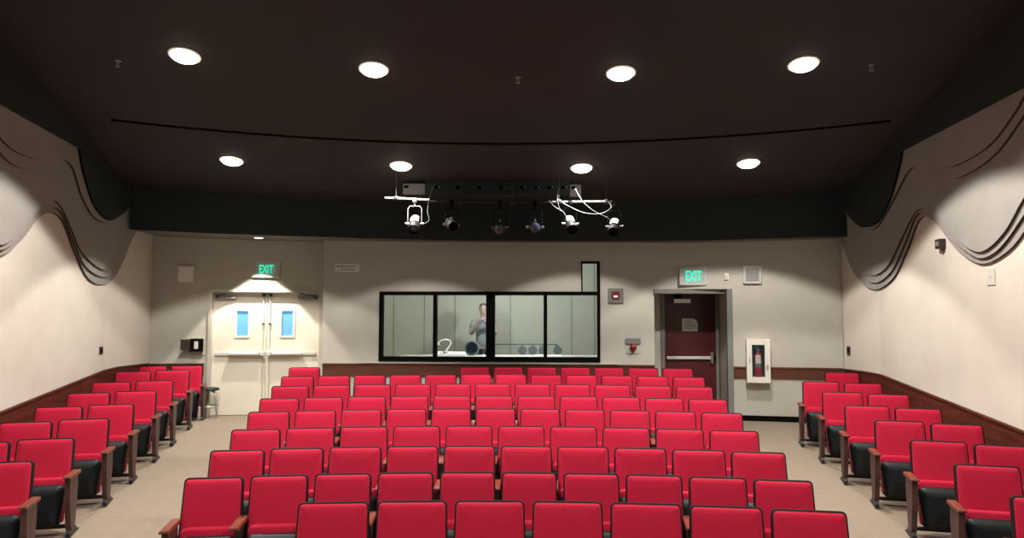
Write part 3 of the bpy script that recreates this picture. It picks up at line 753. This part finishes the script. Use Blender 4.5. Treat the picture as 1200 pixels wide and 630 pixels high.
# switches and plates on the side walls
def side_plate(name, label, cat, side, box, depth, m, m2, parts, inner=.5):
    p0, p1 = ((L0,L1) if side < 0 else (R0,R1))
    f = lambda x,y: on_line(x,y,p0,p1)
    mid = f((box[0]+box[2])/2, box[3])
    if side < 0 and mid.y > 11.4: f = lambda x,y: on_line(x,y,L1,L2c)
    if side > 0 and mid.y > 11.15: f = lambda x,y: on_line(x,y,R1,R2c); p0,p1 = R1,R2c
    mid, w, h = sized(f, *box)
    a = math.atan2(p1[1]-p0[1], p1[0]-p0[0]) + (0 if side < 0 else PI)
    t = thing(name, label, cat, mid, a)
    b = MB(); b.box(-w/2,w/2,-depth,0,0,h,.004); b.build(parts[0], m, t)
    b = MB(); b.box(-w/2*inner,w/2*inner,-depth-.008,-depth-.0005,h*(1-inner)/2,h*(1+inner)/2,.002); b.build(parts[1], m2, t)
    return t, w, h
side_plate('light_switch', 'dark bronze switch plate on left side wall', 'switch', -1, (116,406,120,415), .01, M['brown_metal'], M['slot'], ('switch_plate','toggle'))
side_plate('light_switch', 'dark bronze switch plate low on right side wall', 'switch', 1, (993,405.5,996.5,415.5), .01, M['brown_metal'], M['slot'], ('switch_plate','toggle'))
side_plate('blank_plate', 'blank cream cover plate under the wave panels on right wall', 'plate', 1, (1157.5,313.5,1167,334), .012, M['plate'], M['plate'], ('cover_plate','screws'), .12)
t, w, h = side_plate('wall_sensor', 'small dark bracketed sensor box high on right side wall', 'sensor', 1, (1102.5,280,1109,291), .07, M['brown_metal'], M['frame_grey'], ('sensor_body','sensor_lens'))
b = MB(); b.box(-.015,.015,-.03,0,-.05,-.001); b.build('bracket', M['frame_grey'], t)

# ------------------------------------------------------------------ ceiling lights
tilt = math.atan(-CEIL_S)
SPOTS = []
def downlight(p, label, r=.15, group='round ceiling downlights'):
    t = thing('ceiling_downlight', label, 'ceiling light', (p.x, p.y, p.z), 0, group)
    t.rotation_euler = (tilt, 0, 0)
    b = MB(); b.lathe([(r+.022,.004),(r+.022,-.01),(r+.004,-.016),(r,-.008),(r,.004)], 32); b.build('trim_ring', M['white'], t)
    b = MB(); b.lathe([(r-.001,-.002),(r-.001,-.014),(r*.85,-.04),(r*.55,-.058),(r*.2,-.066)], 32); b.build('lamp_lens', M['lamp'], t)
    return t
ordn = ('leftmost', 'second from left', 'third from left', 'rightmost')
for i, (px, py) in enumerate(((216.5,64.5),(438,80.5),(727.5,85),(941.5,74.5))):
    p = on_ceiling(px, py); downlight(p, 'large round glowing downlight, %s in the nearer ceiling row' % ordn[i]); SPOTS.append((p, 3 if i in (0, 3) else 0))
for i, (px, py) in enumerate(((271.5,187.5),(470,193.5),(681.5,196),(877,190.5))):
    p = on_ceiling(px, py); downlight(p, 'small round glowing downlight, %s in the far ceiling row' % ordn[i]); SPOTS.append((p, 4 if i in (0, 3) else 1))
for Y in (5.3, 2.4):
    for x in (-3.0, -1.1, 1.0, 2.9):
        SPOTS.append((Vector((x, Y, ceil_z(Y))), 5 if abs(x) > 2.5 else 2))
PW = [320, 300, 150, 700, 380, 370]
CONE = [104, 108, 104, 118, 110, 122]
for p, kk in SPOTS:
    ld = bpy.data.lights.new('downlight_beam', 'SPOT'); ld.energy = PW[kk]; ld.color = (1, .96, .91); ld.spot_size = R(CONE[kk]); ld.spot_blend = .12; ld.shadow_soft_size = .1
    o = bpy.data.objects.new('downlight_beam', ld); COL.objects.link(o); o.location = (p.x, p.y, p.z-.10); o.rotation_euler = (0,0,0)
# alcove downlight
SZ = (fp[3].z+fp[4].z)/2+.004
q = CAM + ray(309, 280)*((SZ-CAM.z)/ray(309,280).z); q.y = 12.6
t = thing('soffit_downlight', 'tiny bright recessed light in soffit above exit sign and double doors', 'ceiling light', (q.x, q.y, SZ), 0)
b = MB(); b.lathe([(.085,.003),(.085,-.006),(.072,-.009),(.07,.003)], 24); b.build('trim_ring', M['white'], t)
b = MB(); b.lathe([(.069,.002),(.069,-.012),(.02,-.016)], 24); b.build('lamp_lens', M['lamp_s'], t)
ld = bpy.data.lights.new('soffit_beam', 'SPOT'); ld.energy = 330; ld.color = (1, .97, .88); ld.spot_size = R(80); ld.spot_blend = .15; ld.shadow_soft_size = .03
o = bpy.data.objects.new('soffit_beam', ld); COL.objects.link(o); o.location = (q.x, q.y, SZ-.05)
# unseen point lights added in the booth to throw the person's shadows
for (x, y, z, e) in ((.22, 13.42, 2.14, 95), (-.88, 13.42, 2.14, 45)):
    ld = bpy.data.lights.new('booth_shadow_light', 'POINT'); ld.energy = e; ld.color = (1, 1, .98); ld.shadow_soft_size = .025
    o = bpy.data.objects.new('booth_shadow_light', ld); COL.objects.link(o); o.location = (x, y, z)

# sprinklers
for i, (px, py) in enumerate(((138.5,71.5),(607,91),(1021,76.5))):
    p = on_ceiling(px, py)
    t = thing('fire_sprinkler', 'small pale fire sprinkler in dark ceiling, %s' % ('far left','centre','far right')[i], 'sprinkler', p, 0, 'fire sprinklers in the ceiling')
    b = MB(); b.lathe([(.035,.006),(.035,-.004),(.012,-.01),(.010,-.03)], 16); b.build('escutcheon', M['grille'], t)
    b = MB(); b.tube([(.008,0,-.03),(.02,0,-.045),(.008,0,-.062)], .004); b.tube([(-.008,0,-.03),(-.02,0,-.045),(-.008,0,-.062)], .004); b.lathe([(.024,-.062),(.024,-.066)], 14); b.build('sprinkler_head', M['steel'], t)

# ------------------------------------------------------------------ theatrical lights and their pipes
GY = 11.2
def g(px, py, dy=0): return at(px, py, GY+dy)
cz = ceil_z(GY)
# raceway boxes tight under the ceiling
for i, (x0, x1, y0, y1, lab) in enumerate(((498,600,212,228,'left'), (603,668,212,228,'right'))):
    a, c = g(x0, y1, .3), g(x1, y0, .3)
    t = thing('cable_raceway', 'black cable raceway box below the ceiling, %s one of two' % lab, 'raceway', (a.x, a.y, a.z), 0, 'black cable raceways under the ceiling')
    hgt = ceil_z(GY+.3)-a.z-.005
    b = MB(); b.box(0,c.x-a.x,0,.1,0,hgt,.004); b.build('raceway_box', M['black'], t)
    for j in range(4):
        x = (j+.5)*(c.x-a.x)/4
        b = MB(); b.box(x-.03,x+.03,-.012,-.0005,hgt*.4,hgt*.4+.05); b.build('socket', M['slot'], t)
        b = MB(); b.lathe([(.008,0),(.008,.006)], 8, Matrix.Translation((x+.05,-.001,hgt*.55)) @ Matrix.Rotation(PI/2,4,'X')); b.build('screw', M['steel'], t)
for i, (x0, x1, y0, y1, lab) in enumerate(((472,498,215,227,'left'), (668,681,216,230,'right'))):
    a, c = g(x0, y1, .32), g(x1, y0, .32)
    t = thing('junction_box', 'pale grey junction box behind %s lighting pipe' % lab, 'junction box', (a.x, a.y, a.z), 0, 'junction boxes behind the lighting pipes')
    b = MB(); b.box(0,c.x-a.x,0,.1,0,c.z-a.z,.004); b.build('box_body', M['grille'], t)
    b = MB(); b.box(.02,.09,-.01,-.0005,c.z-a.z-.07,c.z-a.z-.03,.003); b.build('cable_gland', M['slot'], t)
    b = MB(); b.box((c.x-a.x)/2-.02,(c.x-a.x)/2+.02,.02,.06,c.z-a.z,ceil_z(GY+.37)-a.z-.002); b.build('hanger', M['black'], t)
def pipe(x0, x1, y0, y1, label, hang, m=M['steel_d']):
    a, c = g(x0, y0), g(x1, y1); t = thing('lighting_pipe', label, 'pipe', a, 0, 'short lighting pipes')
    b = MB(); b.tube([(0,0,0),(c.x-a.x,0,c.z-a.z)], .016, 12); b.build('pipe', m, t)
    for h_ in hang:
        q = g(h_, y0); x = q.x-a.x; zz = (c.z-a.z)*x/(c.x-a.x)
        b = MB(); b.tube([(x,0,zz+.02),(x,0,cz-a.z-.01)], .009, 8); b.box(x-.035,x+.035,-.03,.03,zz-.03,zz+.03,.006); b.build('hanger', M['iron'], t)
    return a, c
pipe(451, 503, 231.5, 234, 'bright metal lighting pipe under left far downlight', (464,))
pipe(647, 717, 236.5, 236, 'bright metal lighting pipe under right far downlight', (655, 711), M['grille'])
dark_pipe = pipe(504, 646, 236, 237, 'black lighting pipe running between the two bright pipes', (540, 600), M['black'])
def fixture(px, py, label, mtop, mlens, bright, tiltx=35, rz=0, ytop=235, sc=1.0, yoke_m=None):
    c = g(px, py); top = g(px, ytop)
    t = thing('stage_light', label, 'stage light', c, rz, 'theatre spotlights on the pipes')
    ym = yoke_m or M['slot']; H = top.z-c.z
    b = MB(); w = .115*sc
    b.tube([(-w,0,0),(-w,0,H*.62),(-w*.7,0,H*.72),(w*.7,0,H*.72),(w,0,H*.62),(w,0,0)], .008*sc, 8); b.build('yoke', ym, t)
    b = MB(); b.tube([(0,0,H*.72),(0,0,H-.02)], .012, 8); b.box(-.03,.03,-.03,.03,H-.05,H+.02,.008); b.build('clamp', ym, t)
    T = Matrix.Rotation(R(90-tiltx), 4, 'X') @ Matrix.Rotation(PI,4,'X')
    T = Matrix.Rotation(R(tiltx), 4, 'X') @ Matrix.Rotation(PI/2, 4, 'X')      # +z of lathe -> towards stage, pitched down
    b = MB(); b.lathe([(.045*sc,-.16*sc),(.085*sc,-.13*sc),(.095*sc,-.05*sc),(.09*sc,.04*sc),(.1*sc,.08*sc),(.1*sc,.12*sc),(.085*sc,.12*sc)], 20, T); b.build('lamp_housing', mtop, t)
    b = MB(); b.lathe([(.083*sc,.121*sc),(.06*sc,.135*sc),(.02*sc,.142*sc)], 20, T); b.build('lens', mlens, t)
    b = MB()
    for s in (-1,1): b.tube([(s*.09*sc,0,0),(s*.15*sc,0,0)], [.016*sc,.022*sc], 10)
    b.build('tilt_knob', M['steel'], t)
    b = MB(); b.box(-.012,.012,-.02,.02,.095*sc,.135*sc,.004); b.build('top_handle', M['steel'], t)
    if bright:
        b = MB(); lp = []
        for r_, z_ in ((.05,-.165),(.092,-.13),(.102,-.05),(.097,.03)):
            lp.append([T @ Vector((rr*sc*math.cos(a*PI/12), rr*sc*math.sin(a*PI/12), z_*sc)) for rr, rng in ((r_, range(3,10)), (r_-.006, range(9,2,-1))) for a in rng])
        b.rings(lp); b.build('pale_top_cover', M['exit_box'], t)
        b = MB(); b.lathe([(.101*sc,.10*sc),(.104*sc,.19*sc),(.098*sc,.19*sc),(.095*sc,.121*sc)], 20, T); b.build('hood', M['iron'], t)
    return c
fixture(486, 262, 'spotlight with pale top and tall metal yoke on left bright pipe', M['iron'], M['lens'], True, 40, 0, 233.5, .9, M['grille'])
fixture(529, 263, 'dark spotlight second from left under the black pipe', M['iron'], M['slot'], False, 25, R(25), 236, .85)
fixture(586, 266, 'dark spotlight with dim blue lens left of centre', M['iron'], M['lens'], False, 25, R(-10), 236.5, .85)
fixture(627, 266, 'spotlight with pale blue lens facing forward, right of centre', M['iron'], M['lens'], False, 10, 0, 237, .9)
fixture(668, 262, 'spotlight with pale top at left of right bright pipe', M['iron'], M['slot'], True, 40, R(10), 236.5, .85)
fixture(720, 265, 'spotlight with pale top at far right end of pipe', M['iron'], M['slot'], True, 40, R(-15), 240, .85)
def cable(label, pts, r=.0055, m=M['grille'], dy=-.06):
    P_ = [(g(x,y,dy).x, g(x,y,dy).z) for x,y in pts]; sp = catmull(P_, 6)
    b = MB(); b.tube([(x, GY+dy, z) for x,z in sp], r, 6)
    tag(b.build('power_cable', m), label, 'cable', 'loose cables of the stage lights')
cable('pale cable looping down from right pipe to far right spotlight', [(674,221),(683,236),(696,247),(712,255),(716,259)], dy=-.07)
cable('pale cable swagging under the right bright pipe', [(652,232),(664,240),(684,249),(704,250),(716,243),(713,236)], dy=-.10)
cable('pale cable curling down left of right bright pipe', [(643,234),(650,242),(660,248),(664,256)], dy=-.12)
cable('thin pale cable hanging behind left spotlight to its side', [(509,216),(503,232),(501,248),(503,257),(497,262),(491,261)], r=.0045, dy=.05)
cable('short pale vertical cable at start of right pipe', [(655,220),(653,234),(657,247)], r=.0045, dy=-.14)

# ------------------------------------------------------------------ seats
def rrect(wb, wt, h, r, n=6):
    """rounded trapezoid outline, x centred, z from 0 to h"""
    pts = []
    cs = [(wb/2, 0, -1, 1), (wt/2, h, 1, 1), (-wt/2, h, 1, -1), (-wb/2, 0, -1, -1)]
    cent = [(wb/2-r*.6, r*.6, -PI/2, 0, r*.6), (wt/2-r, h-r, 0, PI/2, r), (-wt/2+r, h-r, PI/2, PI, r), (-wb/2+r*.6, r*.6, PI, 1.5*PI, r*.6)]
    for cx_, cz_, a_, b_, rr in cent:
        for i in range(n): 
            a = a_+(b_-a_)*i/(n-1); pts.append((cx_+rr*math.cos(a), cz_+rr*math.sin(a)))
    return pts
def pad(b, wb, wt, h, r, ys, T):
    """ys: list of (inset, y) loops"""
    loops = []
    for ins, y in ys:
        o = rrect(wb-2*ins, wt-2*ins, h-2*ins, max(r-ins, .006))
        loops.append([T @ Vector((x, y, z+ins)) for x, z in o])
    b.rings(loops); return b
CACHE = {}
BTOP = .87
def seat_meshes(w):
    w = round(w, 2)
    if w in CACHE: return CACHE[w]
    d = {}
    lean = R(13)
    zb = .36; h = (BTOP-zb)/math.cos(lean)
    T = Matrix.Translation((0, -(BTOP-zb)*math.tan(lean), zb)) @ Matrix.Rotation(-lean, 4, 'X')
    wt, wb = w*.885, w*.93
    b = MB(); pad(b, wb-.014, wt-.014, h-.010, .032, [(0,-.004),(0,-.040),(.006,-.052),(.02,-.062),(.05,-.068),(.11,-.07)], T); d['pad'] = b.mesh('backrest_cushion', M['red'])
    b = MB(); pad(b, wb+.004, wt+.004, h+.003, .038, [(.03,.03),(.012,.026),(0,.012),(0,-.040),(.006,-.046)], T); d['back'] = b.mesh('back_shell', M['trim'])
    # folded seat: cushion between the backrest and the upturned underside
    sl = R(-7); T2 = Matrix.Translation((0, -.235, .09)) @ Matrix.Rotation(sl, 4, 'X')
    sw = w*.84
    b = MB(); pad(b, sw*.94, sw*.99, .425, .055, [(.035,.085),(.012,.075),(0,.05),(0,-.01),(.008,-.028),(.022,-.034)], T2 @ Matrix.Translation((0,0,.012))); d['cushion'] = b.mesh('seat_cushion', M['red'])
    b = MB(); pad(b, sw*.88, sw, .385, .06, [(.004,.006),(0,-.004),(0,-.045),(.012,-.075),(.05,-.095),(.10,-.10)], T2 @ Matrix.Translation((0,-.008,-.01))); d['shell'] = b.mesh('seat_underside', M['shell'])
    b = MB(); b.tube([(-w/2+.03,-.13,.30),(w/2-.03,-.13,.30)], .014, 8); d['hinge'] = b.mesh('hinge_bar', M['iron'])
    b = MB(); b.box(-w/2+.028,w/2-.028,-.16,-.125,.035,.07,.004); d['rail'] = b.mesh('floor_rail', M['iron'])
    CACHE[w] = d; return d
ARM = {}
def arm_meshes():
    # armrest cap (wood), inner iron standard, aisle wooden panel, foot
    d = ARM
    b = MB()
    out = [(-.46,.0),(-.465,.012),(-.46,.022),(-.14,.030),(-.11,.026),(-.11,.0)]
    n = len(out); 
    loops = [[(x, y, z+.555-( .004 if abs(x) > .029 else 0)) for y, z in out] for x in (-.034,-.029,.029,.034)]
    b.rings(loops, smooth=False); d['cap'] = b.mesh('armrest', M['arm'])
    b = MB(); b.prism([(-.36,.554),(-.12,.554),(-.06,.45),(-.08,.05),(-.22,.05),(-.24,.30),(-.34,.48)], -.016, .016, 'x'); d['std'] = b.mesh('standard', M['iron'])
    b = MB(); b.prism([(-.43,.554),(-.17,.554),(-.16,.42),(-.21,.09),(-.24,.06),(-.33,.06),(-.35,.09),(-.41,.34)], -.024, .024, 'x'); d['panel'] = b.mesh('aisle_panel', M['post'])
    b = MB(); b.prism([(-.35,0),(-.06,0),(-.06,.016),(-.13,.028),(-.17,.065),(-.33,.065),(-.35,.03)], -.021, .021, 'x'); d['foot'] = b.mesh('foot', M['iron'])
arm_meshes()
def sub(name, me, parent, loc=(0,0,0)):
    o = bpy.data.objects.new(name, me); COL.objects.link(o); o.parent = parent; o.location = loc; return o
def seat(x, y, rz, w, label, group, arms):
    """arms: list of (side, kind)  side -1/+1, kind 'inner' / 'aisle'"""
    t = thing('theatre_seat', label, 'seat', (x, y, floor_z(y)), rz, group)
    d = seat_meshes(w)
    sub('back_shell', d['back'], t); sub('backrest', d['pad'], t)
    sc = sub('seat_cushion', d['cushion'], t); sub('seat_underside', d['shell'], t)
    sub('hinge_bar', d['hinge'], t); sub('floor_rail', d['rail'], t)
    for s, kd in arms:
        X = s*w/2 + (s*.022 if kd == 'aisle' and 'centre' not in group else 0)
        sub('armrest', ARM['cap'], t, (X,0,0)); sub('aisle_panel' if kd == 'aisle' else 'standard', ARM['panel' if kd == 'aisle' else 'std'], t, (X,0,0)); sub('foot', ARM['foot'], t, (X,0,0))
    return t
def row_Y(py, px=580):
    lo, hi = 3.0, 12.8
    for _ in range(50):
        m = (lo+hi)/2
        if at(px, py, m).z > floor_z(m)+BTOP: lo = m
        else: hi = m
    return lo
def row_angle(px, py, r):
    """angle on the arc of radius r (about the row centre) seen in pixel column px"""
    d = ray(px, py); dx, dy = d.x, d.y
    a = dx*dx+dy*dy; bb = -2*(dx*CX+dy*CY); c = CX*CX+CY*CY-r*r
    t = (-bb+math.sqrt(bb*bb-4*a*c))/(2*a)
    return math.atan2(dx*t-CX, dy*t-CY)
ORD = ['first','second','third','fourth','fifth','sixth','seventh','eighth','ninth','tenth','eleventh','twelfth']
rows = [('A',586,351,990,7),('B',553,218,951,10),('C',522.3,248,919,10),('D',499,272,888,10),('E',479,291.5,869.5,11),('F',464,305,852,11),('G',450,319,834.5,11),('H',439,330,825.5,12),('I',430.3,339,811.5,12)]
RAD = {}
for ri, (nm, yt, xl, xr, n) in enumerate(rows):
    Yc = row_Y(yt); r = math.hypot(at(580,yt,Yc).x-CX, Yc-CY); RAD[nm] = r
    print('row', nm, round(Yc,2))
    aL, aR = row_angle(xl, yt+3, r), row_angle(xr, yt+3, r)
    da = (aR-aL)/(n-.115); w = da*r
    for i in range(n):
        if nm == 'I' and i in (1,2,3,4): continue
        a = aL + da*(.4425+i)
        x, y = CX+r*math.sin(a), CY+r*math.cos(a)
        arms = [(-1, 'aisle' if i == 0 else 'inner')]
        if i == n-1: arms.append((1,'aisle'))
        if nm == 'I' and i == 0: arms.append((1,'aisle'))
        if nm == 'I' and i == 5: arms = [(-1,'aisle')]
        rn = 'front row' if ri == 0 else 'last row' if nm == 'I' else ORD[ri]+' row back'
        kk = i if nm != 'I' or i == 0 else i-4
        sn = 'leftmost' if kk == 0 else 'rightmost' if i == n-1 else ORD[kk]+' from left'
        seat(x, y, -a, w-.0, 'red folding theatre seat, %s in the %s of the centre block' % (sn, rn), 'red seats of the centre block', arms)
# side blocks (edge nearest the aisle is measured)
rJ = RAD['I']+.82
def side_block(side, data, pitch):
    tot = len(data)
    for k, (nm, yt, px, seats) in enumerate(data):
        r = RAD[nm] if nm != 'J' else rJ
        a0 = row_angle(px, yt, r); da = pitch/r
        for i in seats:
            a = a0 + side*da*(i+.4425)
            x, y = CX+r*math.sin(a), CY+r*math.cos(a)
            arms = [(-side,'aisle')] if i == seats[0] else [(-side,'inner')]
            if i == seats[-1]: arms.append((side,'inner'))
            rn = ('nearest row' if k == 0 else 'farthest row' if k == tot-1 else ORD[k]+' row')
            seat(x, y, -a, pitch, 'red folding theatre seat %s in the %s of the %s block' % ('beside the aisle' if i == 0 else 'beside the wall', rn, 'left' if side < 0 else 'right'), 'red seats of the %s block' % ('left' if side < 0 else 'right'), arms)
side_block(-1, [('C',540,41,[0]),('D',511,88.7,[0,1]),('E',488.7,129,[0,1]),('F',472,158,[0,1]),('G',458,184,[0,1]),('H',446.7,203.6,[0,1]),('I',434.7,222.6,[0,1]),('J',431.7,238,[0,1])], .56)
side_block(1, [('B',582,1183,[0]),('C',542,1117,[0]),('D',514.5,1065.5,[0,1]),('E',491.6,1024,[0,1]),('F',474.4,989,[0,1]),('G',460.4,963,[0,1]),('H',447.8,940,[0,1]),('I',438,922,[1])], .56)

# ------------------------------------------------------------------ metal chair and bottle by the left doors
q = at(243, 489, 12.0)
sx, sy = q.x, 12.55
d_ = ray(243, 488); tt = (0-CAM.z)/d_.z; q = CAM+d_*tt; sx, sy = q.x, q.y-.02
t = thing('metal_stool', 'small dark stool with curved chrome legs beside white double doors', 'stool', (sx+.07, sy-.12, 0), R(20))
b = MB(); b.lathe([(.13,.455),(.165,.46),(.17,.48),(.155,.50),(.05,.505)], 24); b.build('seat', M['shell'], t)
for q_ in range(4):
    a_ = PI/4+q_*PI/2; cc, ss = math.cos(a_), math.sin(a_)
    b = MB(); b.tube([(cc*.05,ss*.05,.45),(cc*.12,ss*.12,.435),(cc*.15,ss*.15,.38),(cc*.19,ss*.19,.004)], .011, 8); b.build('leg', M['steel'], t)
b = MB(); b.tube([(.168*math.cos(a*PI/12),.168*math.sin(a*PI/12),.2) for a in range(25)], .008, 6); b.build('foot_ring', M['steel'], t)
d_ = ray(244, 484); q = CAM+d_*((0-CAM.z)/d_.z)
d2 = ray(247, 478)
t = thing('water_bottle', 'small white bottle on the floor beside the metal stool', 'bottle', (sx+.0, sy-.32, 0))
b = MB(); b.lathe([(.03,0),(.034,.01),(.034,.13),(.014,.165),(.014,.185)], 16); b.build('bottle_body', M['white'], t)
b = MB(); b.lathe([(.016,.185),(.016,.2)], 12); b.build('cap', M['bright'], t)

# ------------------------------------------------------------------ world and view
w = bpy.data.worlds.new('world'); bpy.context.scene.world = w; w.use_nodes = True
w.node_tree.nodes['Background'].inputs[0].default_value = (.5, .85, 1, 1); w.node_tree.nodes['Background'].inputs[1].default_value = .2
vs = bpy.context.scene.view_settings
vs.view_transform = 'Standard'; vs.look = 'None'; vs.gamma = 1; vs.use_curve_mapping = False; vs.exposure = 0.0
